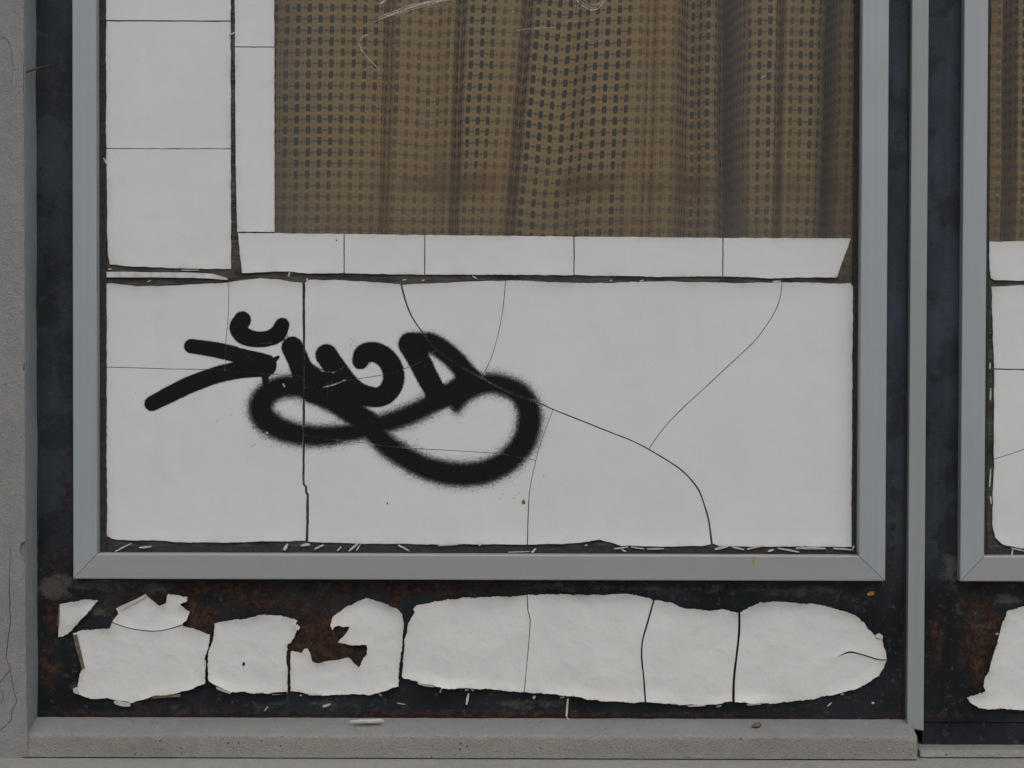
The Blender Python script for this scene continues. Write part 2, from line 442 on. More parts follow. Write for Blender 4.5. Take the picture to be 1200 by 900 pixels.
# ------------------------------------------------------------------ the setting
def slab(name, x0, x1, y0, y1, z0, z1, mat, bev=0, **k):
    V, f = box(x0, x1, y0, y1, z0, z1, bev); return link(name, V, f, mat, **k)
ZL = FZ(600, 890.5, -46)                                   # top of the stone step the front stands on
g = slab('ground', -400000, 400000, -400000, 400000, -200, 0, MAS); tag(g, kind='structure')
g = slab('pavement', -9000, 9000, -3600, -330, 4, 120, MLG, 8); tag(g, kind='structure')
g = slab('step', -3200, 4300, -328, 900, 124, ZL, MLG, 5); tag(g, kind='structure')

ZTOP = 3900.0
# pillar on the left: body + cracked plaster skin + painted reveal
XP = FX(43.5, 330, 0)                                      # where the reveal meets the steel
XF = FX(28.5, 300, -44)
p = empty('plaster_pillar', (-.86, -.03, ZL/1000), 'rough grey plastered pillar with hairline cracks beside the rusty steel', 'pillar')
V, f = box(FX(-417, 400, -44), XF-1.5, -41, 500, ZL+1, ZTOP); link('core', V, f, MSI, p)
zs = np.linspace(ZL+1.0, ZTOP, 420); rv = []
for z in zs:
    w1 = 1.0*mnoise.noise(Vector((z*.03, 1, 2)))+.6*mnoise.noise(Vector((z*.15, 4, 2)))
    w2 = 1.6*mnoise.noise(Vector((z*.012, 8, 2)))+.7*mnoise.noise(Vector((z*.12, 9, 2)))
    rv += [(XF-2, -40, z), (XF-.2+w1*.4, -42.4, z), (XF+.6+w1*.5, -41, z), (XP-1.5+w2*.6, -3, z), (XP+w2, 2, z)]
link('reveal', rv, grid_faces(5, len(zs), False), MRV, p, True)
pk = [([(12, 640), (11, 690), (12, 730), (7, 770), (12, 785), (0, 800), (-20, 812)], (.3, .9, .9, .8, .7), 1),
      ([(12, 785), (16, 810), (20, 822), (14, 832), (13, 845), (0, 856), (-12, 862)], (.7, .8, .8, .4), 1),
      ([(-30, 42), (8, 45), (13, 60), (15, 85), (12, 110)], (.5, .6, .4, .2), 1),
      ([(-10, 806), (3, 810), (4, 820), (-3, 828)], .6, 1), ([(-60, 296), (-10, 298), (12, 300)], (.6, .5, .2), 1)]
ol = [(-420, 889), (-200, 889.5), (10, 889.5), (32, 887), (32.5, 860), (31, 820), (30.5, 760), (29.5, 700), (29.5, 662), (26, 655), (23, 645), (24.5, 637), (29.5, 634), (29.5, 560), (29, 440), (29, 436), (26.5, 433), (28, 428), (29, 424),
      (28.5, 300), (28, 150), (27, 82), (28, 60), (27.5, -100), (26, -400), (24, -1000), (22, -1700), (-420, -1700)]
for o in sheet('plaster_face', ol, pk, p, MPL, -44, 3.2, 22, .55, .0, 6, 0, .5, 6): pass

# right-hand pillar, wall above, room behind
XR = FX(2145, 400, 0)
p = empty('plaster_pillar', ((XR+250)/1000, -.03, ZL/1000), 'plastered pillar past the far side of the second window', 'pillar')
V, f = box(XR, XR+520, -60, 500, ZL+1, ZTOP, 4); link('body', V, f, MPL, p)
ZW = FZ(600, -1120, 0)
o = slab('facade_wall', XP-40, XR-2, -30, 300, ZW+2, ZTOP-3, MWA, 4); tag(o, 'grey rendered wall above the shop windows', 'wall')
V, f = box(XP-30, XR-3, 205, 1500, ZL+2, ZW-2); f = [tuple(reversed(q)) for q in f if set(q) != {0, 1, 4, 5}]
room = empty('shop_room', ((XP+XR)/2000, .8, ZL/1000), 'dim shop room behind the drawn curtains', 'room'); link('room_wall', V, f, MRM, room)

# ------------------------------------------------------------------ concrete sills
def sill(name, xa, xb, prof, label, seed, endcut=None):
    xs = np.arange(xa, xb+.1, 4.0); V = []
    for i, x in enumerate(xs):
        for k, (y, z, amp) in enumerate(prof):
            n = mnoise.noise(Vector((x*.035, k*1.7, seed)))*amp + mnoise.noise(Vector((x*.16, k*2.9, seed+5)))*amp*.6
            V.append((x, y+n*.7, z+n))
    n = len(prof); Fc = []
    for i in range(len(xs)-1):
        for k in range(n-1):
            a = i*n+k; Fc.append((a, a+1, a+n+1, a+n))
    Fc.append(tuple(range(n-1, -1, -1))); Fc.append(tuple((len(xs)-1)*n+k for k in range(n)))
    o = link(name, V, Fc, MSI, None, False, base=True); tag(o, label, 'sill')
    me = o.data; me.materials.append(MST2)
    me.polygons.foreach_set('material_index', [1 if (len(q.vertices) == 4 and q.normal.z > .75) else 0 for q in me.polygons])
    me.polygons.foreach_set('use_smooth', [len(q.vertices) == 4 for q in me.polygons])
    return o
zb = FZ(600, 841.5, 0); zf = FZ(600, 862.5, -42)
prof = [(120, ZL+1.5, 0), (120, zb-6, 0), (8, zb-.5, .4), (1, zb, .5), (-20, zb-(zb-zf)*.46, .6), (-36, zf+2.2, .6), (-40, zf+.9, .7), (-42, zf-1.4, .8), (-42.6, zf-4, .8), (-43, (zf+ZL)/2, 1.0), (-43.4, ZL+6, .8), (-44, ZL+1.5, .2)]
sill('concrete_sill', XP-3, FX(1075, 860, -26), prof, 'worn grey concrete sill under the five whole white flakes', 1.0)
zb2 = FZ(1140, 873, 0); zf2 = FZ(1140, 880.5, -30)
prof = [(120, ZL+1.5, 0), (120, zb2-3, 0), (4, zb2, .4), (-14, zb2-(zb2-zf2)*.5, .5), (-27, zf2+1, .8), (-30, zf2-2.0, .9), (-31, (zf2+ZL)/2, .7), (-32, ZL+1.5, .2)]
sill('concrete_sill', FX(1077.2, 870, -26), XR-4, prof, 'lower concrete sill past the aluminium cover strip', 4.0)

# ------------------------------------------------------------------ steel panels with window openings
def blobs(P, L):
    r = np.zeros(len(P))
    for (px, py, rx, ry, s) in L:
        cx, cz = F(px, py); d = ((P[:, 0]-cx)/rx)**2+((P[:, 1]-cz)/ry)**2
        r = np.maximum(r, s*np.exp(-d*.7))
    return r
RUST = [(200, 695, 150, 20, .20), (560, 688, 120, 12, .25), (700, 684, 90, 8, .25), (640, 700, 420, 16, .10), (60, 500, 20, 200, .10), (990, 700, 40, 14, .1), (230, 832, 150, 8, .2), (480, 832, 200, 7, .14), (385, 748, 48, 30, .62), (360, 770, 30, 20, .6), (225, 725, 30, 22, .55), (300, 690, 220, 11, .34), (470, 690, 150, 9, .36), (330, 705, 90, 14, .3), (77, 330, 7, 330, .18), (76, 600, 9, 130, .26), (58, 780, 13, 45, .34),
        (60, 700, 10, 60, .4), (250, 733, 22, 16, .45), (560, 838, 520, 3, .42), (150, 706, 45, 10, .35), (462, 720, 10, 30, .35), (100, 838, 60, 4, .4), (985, 815, 30, 10, .25), (1125, 640, 4, 90, .4), (1045, 650, 5, 90, .28),
        (1152, 752, 26, 42, .52), (1145, 700, 14, 30, .35), (1098, 745, 10, 30, .42), (1160, 790, 20, 20, .4), (1290, 780, 60, 40, .5), (1060, 770, 7, 60, .33), (1062, 838, 20, 5, .4)]
DUST = [(500, 826, 460, 12, .09), (600, 690, 430, 14, .12), (1010, 760, 40, 60, .09), (1130, 790, 40, 40, .10), (90, 760, 30, 60, .08), (68, 688, 26, 16, .36), (120, 686, 60, 9, .3), (185, 690, 26, 7, .34), (110, 715, 25, 14, .26), (760, 690, 220, 8, .24), (930, 692, 110, 8, .28), (640, 686, 200, 6, .22), (1115, 668, 14, 22, .34), (1180, 703, 22, 7, .34),
        (1150, 735, 26, 30, .20), (380, 826, 110, 8, .20), (620, 826, 40, 10, .26), (90, 800, 20, 10, .26), (1010, 700, 30, 14, .2), (1130, 690, 20, 20, .2), (170, 825, 60, 6, .2), (900, 826, 80, 6, .15)]
def steel(name, x0, x1, z0, z1, hx0, hx1, hz0, hz1, label):
    xs = np.unique(np.concatenate([np.linspace(x0, hx0, 9), np.linspace(hx0, hx1, 130), np.linspace(hx1, x1, 9)]))
    zs_ = np.unique(np.concatenate([np.linspace(z0, hz0, 30), np.linspace(hz0, hz1, 150), np.linspace(hz1, z1, 10)]))
    nx, nz_ = len(xs), len(zs_)
    V = []
    for z in zs_:
        for x in xs: V.append((x, .5*mnoise.noise(Vector((x*.012, z*.012, 3))), z))
    Fc = []
    for j in range(nz_-1):
        for i in range(nx-1):
            cx, cz = (xs[i]+xs[i+1])/2, (zs_[j]+zs_[j+1])/2
            if hx0 < cx < hx1 and hz0 < cz < hz1: continue
            a = j*nx+i; Fc.append((a, a+1, a+nx+1, a+nx))
    used = sorted({v for q in Fc for v in q}); mp = {v: i for i, v in enumerate(used)}
    V = [V[v] for v in used]; Fc = [tuple(mp[v] for v in q) for q in Fc]
    # give the plate its 5 mm thickness
    cnt = {(q[k], q[(k+1) % 4]) for q in Fc for k in range(4)}; n = len(V)
    back = [(x, 5.0, z) for x, y, z in V]
    wf = [(a, a+n, b+n, b) for (a, b) in cnt if (b, a) not in cnt]
    bf = [tuple(v+n for v in reversed(q)) for q in Fc]
    V = V+back; PP = np.array([(v[0], v[2]) for v in V])
    root = empty(name, ((x0+x1)/2000, 0, z0/1000), label, 'steel panel')
    link('steel_plate', V, Fc+wf+bf, MST, root, False, {'rust': blobs(PP, RUST), 'dust': blobs(PP, DUST), 'clean': np.clip((PP[:, 1]-FZ(600, 690))/90, 0, 1)*np.where(PP[:, 0] < XP+60, .55, 1)})
    return root

# window rectangles (mm): outer/inner edges of the aluminium frame, front of the frame at FD
FD, GD = -15.0, 7.0
W1 = dict(xo0=FX(85.2, 400, FD), xi0=FX(113.2, 400, FD), xi1=FX(1008.3, 400, FD), xo1=FX(1039.3, 400, FD), zo0=FZ(600, 679.8, FD), zi0=FZ(600, 650.3, FD), zi1=FZ(600, -1000, FD), zo1=FZ(600, -1030, FD))
dx = FX(1127.3, 400, FD)-W1['xo0']
W2 = {k: (v+dx if k[0] == 'x' else v) for k, v in W1.items()}
XM0, XM1 = FX(1066.0, 430, -13), FX(1085.7, 430, -13)
ZB1 = FZ(600, 843.5, 0); ZB2 = FZ(1140, 846, 0)
sp1 = steel('steel_panel', XP-6, XM0-1, ZB1, ZW, W1['xo0']+12, W1['xo1']-12, W1['zo0']+12, W1['zo1']-12, 'blackened rusty steel panel around the graffitied window')
sp2 = steel('steel_panel', XM1+1, XR-3, ZB2, ZW, W2['xo0']+12, W2['xo1']-12, W2['zo0']+12, W2['zo1']-12, 'dark steel panel beyond the aluminium cover strip, rust beside one flake')
zz = FZ(1140, 874.5, 0)
V, f = box(XM1+1, XR-3.5, 2.0, 8, zz, ZB2-.6, .8)
link('base_strip', V, f, MST, sp2, False, {'rust': [0]*len(V), 'dust': [.02]*len(V)})
V, f = box(XM0, XM1, -13, -1.5, FZ(1074, 857, -13), ZW-2, 1.2)
# slanted cut at the foot of the strip
V = [(x, y, z+(4.0*(XM1-x)/(XM1-XM0) if z < 1000 and z < ZB1+30 else 0)) for x, y, z in V]
o = link('cover_strip', V, f, MAM, None, base=True); tag(o, 'narrow upright aluminium cover strip between the two steel panels', 'metal strip')
V, f = box(XM0-2, XM1+2, -1.4, 4.5, ZB1+3, ZW-1); o = link('strip_backing', V, f, MGK, o)

# ------------------------------------------------------------------ windows
def bar(p0, p1, q0, q1, w, name, mat, parent, axis):
    """mitred bar: outer line p0-p1, inner line q0-q1 (xz, mm); profile with a small front chamfer and a deep inner side"""
    def lerp(a, b, t): return (a[0]+(b[0]-a[0])*t, a[1]+(b[1]-a[1])*t)
    prof = [(0, 0.0), (0, FD+.8), (.02, FD+.2), (.045, FD), (.95, FD), (.98, FD+.2), (1, FD+.9), (1, GD+6)]
    V = []; k = len(prof)
    for A, B in ((p0, q0), (p1, q1)):
        for t, y in prof: q = lerp(A, B, t); V.append((q[0], y, q[1]))
    Fc = [(i, i+k, i+1+k, i+1) for i in range(k-1)]
    Fc.append((k-1, 2*k-1, k, 0)); Fc += [tuple(range(k)), tuple(range(2*k-1, k-1, -1))]
    import bmesh
    o = link(name, V, Fc, mat, parent)
    bm = bmesh.new(); bm.from_mesh(o.data); bmesh.ops.recalc_face_normals(bm, faces=bm.faces[:]); bm.to_mesh(o.data); bm.free()
    return o

GLASS, RAIL = {}, {}
def window(R, label):
    root = empty('shop_window', ((R['xo0']+R['xo1'])/2000, 0, R['zo0']/1000), label, 'window')
    xo0, xi0, xi1, xo1, zo0, zi0, zi1, zo1 = (R[k] for k in ('xo0', 'xi0', 'xi1', 'xo1', 'zo0', 'zi0', 'zi1', 'zo1'))
    g_ = .35
    RAIL[root.name] = bar((xo0+g_, zo0), (xo1-g_, zo0), (xi0+g_, zi0), (xi1-g_, zi0), 30, 'frame_rail', MAX, root, 'x')
    bar((xo1-g_, zo1), (xo0+g_, zo1), (xi1-g_, zi1), (xi0+g_, zi1), 30, 'frame_rail', MAX, root, 'x')
    bar((xo0, zo1-g_), (xo0, zo0+g_), (xi0, zi1-g_), (xi0, zi0+g_), 30, 'frame_stile', MAZ, root, 'z')
    bar((xo1, zo0+g_), (xo1, zo1-g_), (xi1, zi0+g_), (xi1, zi1-g_), 30, 'frame_stile', MAZ, root, 'z')
    # glass with dust gathered low down and on the left, plus a bluish reflection painted as haze
    xs = np.linspace(xi0-8, xi1+8, 60); zs = np.linspace(zi0-8, zi1+8, 80)
    V = [(x, GD, z) for z in zs for x in xs]; n = len(V)
    D = []
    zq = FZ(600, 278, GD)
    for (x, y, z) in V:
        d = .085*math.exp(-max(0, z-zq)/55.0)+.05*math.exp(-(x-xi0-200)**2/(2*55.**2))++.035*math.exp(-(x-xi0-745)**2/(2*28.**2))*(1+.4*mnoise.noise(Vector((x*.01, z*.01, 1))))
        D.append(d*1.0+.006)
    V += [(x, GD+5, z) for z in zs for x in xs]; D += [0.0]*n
    nx, nz_ = len(xs), len(zs)
    Fc = grid_faces(nx, nz_)+[tuple(v+n for v in q) for q in grid_faces(nx, nz_, True)]
    GLASS[root.name] = link('glass_pane', V, Fc, MGL, root, False, {'dirt_haze': D})
    # perished rubber seal: four uneven strips
    def strip(x0, x1, z0, z1, vert):
        L = (z1-z0) if vert else (x1-x0); k = int(L/3.0); V = []
        for i in range(k+1):
            t = i/k; a = (z0 if vert else x0)+L*t
            w = 1.1*mnoise.noise(Vector((a*.03, x0*.1, z0*.1)))+.8*mnoise.noise(Vector((a*.2, x1, z1)))
            b = .7*mnoise.noise(Vector((a*.11, x0, 4)))
            if vert: V += [(x0, GD-5+b, a), (x1+(w if x1 > (xi0+xi1)/2 - 2000 and x0 < (xi0+xi1)/2 else 0), GD-4.4+b, a), (x1, GD-.6, a)] if x0 < (xi0+xi1)/2 else [(x0, GD-.6, a), (x0+w, GD-4.4+b, a), (x1, GD-5+b, a)]
            else: V += [(a, GD-5+b, z0), (a, GD-4.4+b, z1+w), (a, GD-.6, z1)] if z0 < (zi0+zi1)/2 else [(a, GD-.6, z0), (a, GD-4.4+b, z0+w), (a, GD-5+b, z1)]
        Fc = []
        for i in range(k):
            for q in range(2):
                a = i*3+q
                Fc.append((a, a+1, a+4, a+3) if vert else (a, a+3, a+4, a+1))
        link('rubber_seal', V, Fc, MGK, root)
    strip(xi0+.1, xi0+7.5, zi0+.2, zi1-.2, True); strip(xi1-5.5, xi1-.1, zi0+.2, zi1-.2, True)
    strip(xi0+7.6, xi1-5.6, zi0+.1, zi0+7, False); strip(xi0+7.6, xi1-5.6, zi1-6, zi1-.1, False)
    return root

win1 = window(W1, 'aluminium shop window with cracked white lower panes and black graffiti')
win2 = window(W2, 'second aluminium shop window, cracked white panes without graffiti')

FF, FT = GD-2.2, 1.2                                       # film front and thickness
# residue sheets behind the film
res1 = [(117, -990), (321, -990), (321, 276), (420, 277), (700, 280), (994, 283), (981, 324.5), (986, 329.5), (1004, 333), (1005.5, 645), (117, 646)]
sheet('adhesive_residue', res1, [], win1, MRS, GD-.9, .5, 30, .8, 0, 1, 0)
# upper left column
col = [(122, -985), (270, -985), (270.3, 100), (270.8, 315), (235, 314.8), (198, 314), (170, 313), (147, 312), (137, 310.5), (129, 310), (127, 300), (125.6, 272), (125.3, 200), (124.8, 180), (123.3, 176), (124.6, 110), (122.6, 60), (122.4, 30), (123.2, 24), (121.2, 8), (121.8, -200)]
ck = [([(110, 24.2), (200, 24.6), (280, 24.9)], 1.5, 1), ([(110, 174), (200, 174.4), (280, 174.2)], .9, 1)]
ck += [([(110, y), (280, y+.4)], .9, 1) for y in range(-126, -985, -150)]
sheet('film_piece', col, ck, win1, MF, FF, FT, 9, .45, .9, 8, .15)
col2 = [(274.9, -985), (321.4, -985), (321.4, 0), (321.7, 271.6), (278, 271.8), (276.3, 200), (275.4, 60), (274.7, -100)]
ck = [([(265, 55), (330, 55.3)], 1.1, 1)]+[([(265, y), (330, y)], .9, 1) for y in (-105, -262, -430, -590, -740, -880)]
sheet('film_piece', col2, ck, win1, MF, FF, FT, 9, .25, .4, 6, .1)
strp = [(279, 272.8), (321, 273.4), (400, 274.2), (500, 275.4), (670, 277.2), (850, 278.8), (997.5, 279.4), (990, 299), (980.6, 325), (940, 325.2), (905, 326.2), (880, 325), (850, 323.8), (770, 324.4), (740, 323.6), (672, 322.5), (620, 322), (560, 321.8), (497, 321.8), (440, 321.2), (403, 319.9), (360, 320.6), (337, 318), (320, 318.4), (283.5, 320), (281.5, 300)]
ck = [([(403.4, 265), (403.2, 330)], 1.2, 1), ([(497.9, 265), (497.6, 330)], 1.2, 1), ([(672.6, 265), (672.8, 333)], 1.3, 1), ([(847.2, 270), (847, 335)], 1.3, 1)]
sheet('film_piece', strp, ck, win1, MF, FF-.2, FT, 9, .45, .7, 6, .12)
sliver = [(118.2, 318.6), (140, 318.4), (180, 319), (225, 319.4), (250, 321), (267, 326), (266, 328), (248, 326.6), (228, 325.6), (180, 325), (150, 325), (119.6, 325)]
sheet('film_piece', sliver, [], win1, MF, FF-1.6, FT, 5, .15, 0, 4, 0)
# big lower panel
low = [(122, 333), (121.5, 380), (120.8, 430), (121.6, 480), (122.5, 520), (124.6, 565), (125.6, 578), (124.8, 590), (125, 628), (131, 631.5), (160, 633.6), (180, 633.2), (215, 635.6), (270, 636), (310, 634), (330, 634.4), (355, 633.6), (362, 635), (400, 636.2), (430, 637.4), (470, 637), (500, 638), (560, 637.6), (618, 638), (660, 637.4), (685, 635.4), (702, 632.2), (714, 635), (728, 639.6), (780, 640.5), (822, 639.6), (836, 637), (843, 640), (900, 640.4), (960, 640.4), (1000, 640.6), (1002.6, 634), (1002.4, 560), (1001.4, 450), (1001, 350), (999.8, 336), (996, 331.5),
       (985, 332.5), (960, 331.6), (918, 330.6), (870, 331.6), (800, 330.4), (780, 329.4), (740, 330.5), (720, 331.6), (680, 331.6), (640, 330.4), (600, 328.6), (560, 329.4), (520, 331.4), (474, 333.6), (440, 331), (400, 328.4), (362, 328), (357, 331.5), (345, 330.5), (330, 328), (305, 326.2), (285, 328), (268, 331), (240, 332.6), (200, 334.8), (170, 335.4), (150, 334.4), (130, 331.6)]
main = [(468.5, 325), (473, 345), (478.5, 362), (485.5, 376), (495.5, 390), (509.7, 407), (526.7, 421), (555, 437.6), (572, 446.7), (597.5, 459.4), (631.5, 472), (648, 479.7), (690.7, 496.7), (719, 508), (741.7, 517), (760, 526.4), (781, 539), (798, 550.5), (809.7, 562), (819.6, 576), (826.7, 596), (831, 613), (835, 645)]
vert = [(356, 322), (356.2, 440), (355.6, 560), (355.8, 568), (358.6, 570.5), (358.8, 577), (360.6, 580), (360.4, 610), (359, 642)]
CR = [(main, (2.0, 1.7, 1.4, 1.3, 1.4, 1.8, 2.2)), (vert, (3.4, 3.2, 3.0, 2.6, 3.4), 1),
      ([(268.4, 320), (267.5, 370), (265, 395), (263.6, 434)], .7), ([(112, 430), (150, 430.8), (200, 432.4), (262, 433.4), (310, 438), (357, 441)], .75),
      ([(355, 454.5), (380, 450.5), (413, 445), (450, 438.7), (487, 427), (512, 409)], .75),
      ([(593, 320), (591, 347.5), (587.6, 373), (582, 398.5), (575, 421), (564, 443.5)], .7),
      ([(917, 322), (915.4, 342), (911, 359), (900, 378.7), (883, 401), (855, 427.3), (826.7, 453.8), (804, 474.5), (795.5, 482.7), (781, 498), (770, 512), (760, 527)], .85),
      ([(648.5, 479), (638, 506.6), (631, 528), (625.5, 550.5), (621, 573), (619, 601.5), (618, 645)], (.6, .7, .9, 1.3)),
      ([(355, 510), (416, 518), (481, 525), (577.7, 531), (609, 536), (627.5, 539.5)], .65)]
sheet('film_piece', low, CR, win1, MF, FF, FT, 9, .5, 1.3, 11, 0.0)
# second window's film
res2 = [(1157, 283), (1300, 283), (1700, 286), (2050, 288), (2052, 645), (1157, 646)]
sheet('adhesive_residue', res2, [], win2, MRS, GD-.9, .5, 30, .8, 0, 1, 0)
s2 = [(1159.6, 283), (1200, 282.4), (1500, 284), (2045, 287), (2043, 333), (1700, 330.5), (1300, 329.5), (1200, 329.2), (1166, 328.4), (1161.5, 326), (1159.8, 318), (1159.2, 300)]
sheet('film_piece', s2, [([(x, 270), (x, 340)], 1.2, 1) for x in (1292, 1420, 1600, 1765, 1905)], win2, MF, FF-.2, FT, 9, .45, .7, 6, .12)
l2 = [(1161.6, 336), (1180, 335), (1200, 334), (1500, 334.5), (2044, 338), (2047, 500), (2046, 642), (1700, 642), (1300, 641.5), (1200, 643), (1188, 641), (1182, 639.6), (1174.5, 637.5), (1166, 630), (1162.8, 615), (1163.6, 576), (1164.8, 540), (1164.2, 500), (1165.2, 440), (1163.4, 390)]
CR2 = [([(1150, 432.4), (1220, 433), (1380, 434)], 1.5, 1), ([(1155, 541), (1165, 538), (1200, 526.5), (1262, 502), (1330, 470), (1378, 436)], .75), ([(1380, 325), (1378, 436), (1384, 560), (1379, 650)], (2.4, 2, 2.2)), ([(1382, 500), (1500, 540), (1620, 590), (1660, 650)], 1.2), ([(1780, 325), (1740, 420), (1640, 520), (1560, 565)], .9), ([(1900, 325), (1890, 480), (1904, 650)], 1.4)]
sheet('film_piece', l2, CR2, win2, MF, FF, FT, 9, .55, 1.2, 10, 0.0)

# ------------------------------------------------------------------ graffiti (spray paint: coverage per vertex)
ST = [  # points, core radius, feather
 ([(284, 375, 9.2), (279.5, 384, 9.6), (286, 393.5, 9.4), (300, 397.6, 8.4), (314.5, 396.6, 8.2), (325.5, 391, 9), (330.5, 381, 7.6)], 1.6),
 ([(224, 405.6, 7.4), (256, 410.6, 8.2), (290, 419.5, 8.2), (311, 428, 12)], 1.6),
 ([(178, 473, 7.8), (195, 464.2, 8.6), (213, 455.2, 9), (227, 449, 9), (255, 439, 8.8), (283, 433, 9.2), (311, 429, 11.5)], 1.6),
 ([(310.5, 437, 3.4), (311, 446, 2.6), (311, 450, 1.6)], 1.0), ([(318, 424, 3), (326, 418.5, 1)], .8),
 ([(342.5, 407, 11.6), (349, 421, 11.6), (357, 440, 12), (366, 458, 12)], 2.2),
 ([(382.5, 416, 11.8), (393.5, 432, 11.8), (407.6, 450, 11.6), (422, 461, 11), (441.7, 465.5, 10.6), (454.4, 459.5, 11), (461, 446.6, 11.5), (459.5, 431, 11.5), (450, 418, 11), (437.4, 412.6, 10.8), (426.5, 415, 10.6), (422.4, 423, 8.6)], 2.6),
 ([(481, 404, 12.4), (492, 424, 12), (502, 444, 11.6), (510, 458, 11)], 3),
 ([(481, 403, 12.2), (504, 402, 11), (524, 414, 11), (541, 431, 11), (551, 446, 11)], 7),
 ([(551, 444, 11), (538, 456, 13), (520, 465, 11), (512, 468, 10)], 7),
 ([(516, 467, 10), (495, 479, 10.5), (470, 490, 10.5), (436, 500.5, 10), (413, 506.5, 9.5), (376.5, 511, 11), (342.5, 507.5, 12), (315, 495, 13.2), (305.5, 479.7, 13.6), (312, 463, 12.5), (331, 453.5, 12), (354, 454, 12), (385, 467, 11.5), (413, 486.7, 11), (436, 505, 11.5), (458.6, 525.5, 11.8), (492.6, 545.5, 12.4), (521, 554, 13), (546.5, 556, 13.2), (573, 551.6, 13.2), (596, 538.7, 13.2), (612.6, 520, 13.4), (620, 497, 13.2), (618.5, 476.5, 13), (608.5, 461, 12), (592, 452.5, 11), (572, 449.5, 11), (553, 455.6, 10.5), (541, 464, 9), (535, 477, 5.5)], 13),
 ([(362, 436, 9), (378, 448, 11), (392, 456, 11), (404, 462, 10)], 4),
 ([(370, 460, 10), (395, 470, 10), (430, 490, 9)], 9)]
def stroke_cover(Q):
    keep = np.ones(len(Q))
    for pts, fe in ST:
        P = np.array(pts, float); c = spline(P, 2.5)
        # radius along the spline
        seg = np.concatenate([[0], np.cumsum(np.linalg.norm(np.diff(P[:, :2], axis=0), axis=1))]); ss = np.concatenate([[0], np.cumsum(np.linalg.norm(np.diff(c, axis=0), axis=1))])
        rr = np.interp(ss/ss[-1], seg/seg[-1], P[:, 2])+(.9 if fe < 5 else .5)
        best = np.full(len(Q), 1e9)
        for i in range(len(c)-1):
            a, b = c[i], c[i+1]; ab = b-a; L = max(ab@ab, 1e-9); t = np.clip(((Q-a)@ab)/L, 0, 1)
            e = Q-a-t[:, None]*ab; best = np.minimum(best, np.sqrt(np.einsum('ij,ij->i', e, e))-(rr[i]+(rr[i+1]-rr[i])*t))
        x = np.clip((fe*.8-best)/(fe*1.6), 0, 1); keep *= 1-x*x*(3-2*x)
    return 1-keep
def graffiti():
    st = 1.0; X0, Y0, X1, Y1 = 158, 354, 650, 586
    xs = np.arange(X0, X1, st); ys = np.arange(Y0, Y1, st); nx, ny = len(xs), len(ys)
    Q = np.stack(np.meshgrid(xs, ys), -1).reshape(-1, 2)
    cov = stroke_cover(Q)
    # scratches through the paint
    for pts, w, s in [([(374, 434.5), (393.5, 436.7)], .8, .5), ([(385, 431), (383.6, 470)], .7, .4), ([(389, 437), (404, 430)], .8, .5), ([(379, 453.7), (391, 451), (404.5, 445.3)], 1.1, .85), ([(391, 436), (388, 458)], .6, .4), ([(400, 432), (409, 447)], .6, .3),
                      ([(332, 450), (333.4, 453)], 1.5, .95), ([(281, 408), (292, 419), (300, 423)], .8, .45), ([(303, 402.5), (318, 402)], .8, .6), ([(573, 448), (575.5, 449)], 1.0, .7), ([(313, 507), (313.4, 507.2)], 1.3, .9), ([(499, 427), (498, 430)], .7, .5), ([(542, 552), (542.3, 552.2)], 1.0, .6)]:
        P = np.array(pts, float); d = segdist(Q, P[:-1], P[1:]); cov *= 1-s*np.clip(1-d/w/1.2, 0, 1)
    # the paint parts where the film is cracked
    for c in CR:
        pl = spline(c[0], 4) if len(c) < 3 else np.array(c[0], float)
        w = (max(c[1]) if isinstance(c[1], tuple) else c[1]); near = segdist(Q, pl[:-1], pl[1:])
        cov *= (1-.5*np.clip(1.2-near, 0, 1)) if w < 1 else np.clip((near-w*.22)/.4, .05, 1)
    # fine overspray specks
    for (cx, cy, rx, ry, n) in [(170, 472, 14, 12, 10), (410, 402, 12, 6, 6), (300, 500, 30, 22, 20), (590, 560, 50, 18, 26), (480, 520, 30, 20, 10), (620, 520, 20, 30, 18), (340, 395, 10, 10, 4)]:
        for _ in range(n):
            p = np.array((cx+rng.normal()*rx*.6, cy+rng.normal()*ry*.6)); d = np.linalg.norm(Q-p, axis=1); cov = np.maximum(cov, .7*np.clip(1.35-d/rng.uniform(.5, .8), 0, 1))
    C = cov.reshape(ny, nx)
    Fc = []
    for j in range(ny-1):
        for i in range(nx-1):
            if max(C[j, i], C[j, i+1], C[j+1, i], C[j+1, i+1]) > .02: a = j*nx+i; Fc.append((a+nx, a+nx+1, a+1, a))
    used = sorted({v for q in Fc for v in q}); mp = {v: i for i, v in enumerate(used)}
    d = FF-.12
    V = []
    for v in used: x, z = F(Q[v][0], Q[v][1], d); V.append((x, d, z))
    o = link('graffiti', V, [tuple(mp[v] for v in q) for q in Fc], MSP, win1, True, {'cover': cov[used]})
    o['label'] = 'black spray-painted looping scrawl'
graffiti()

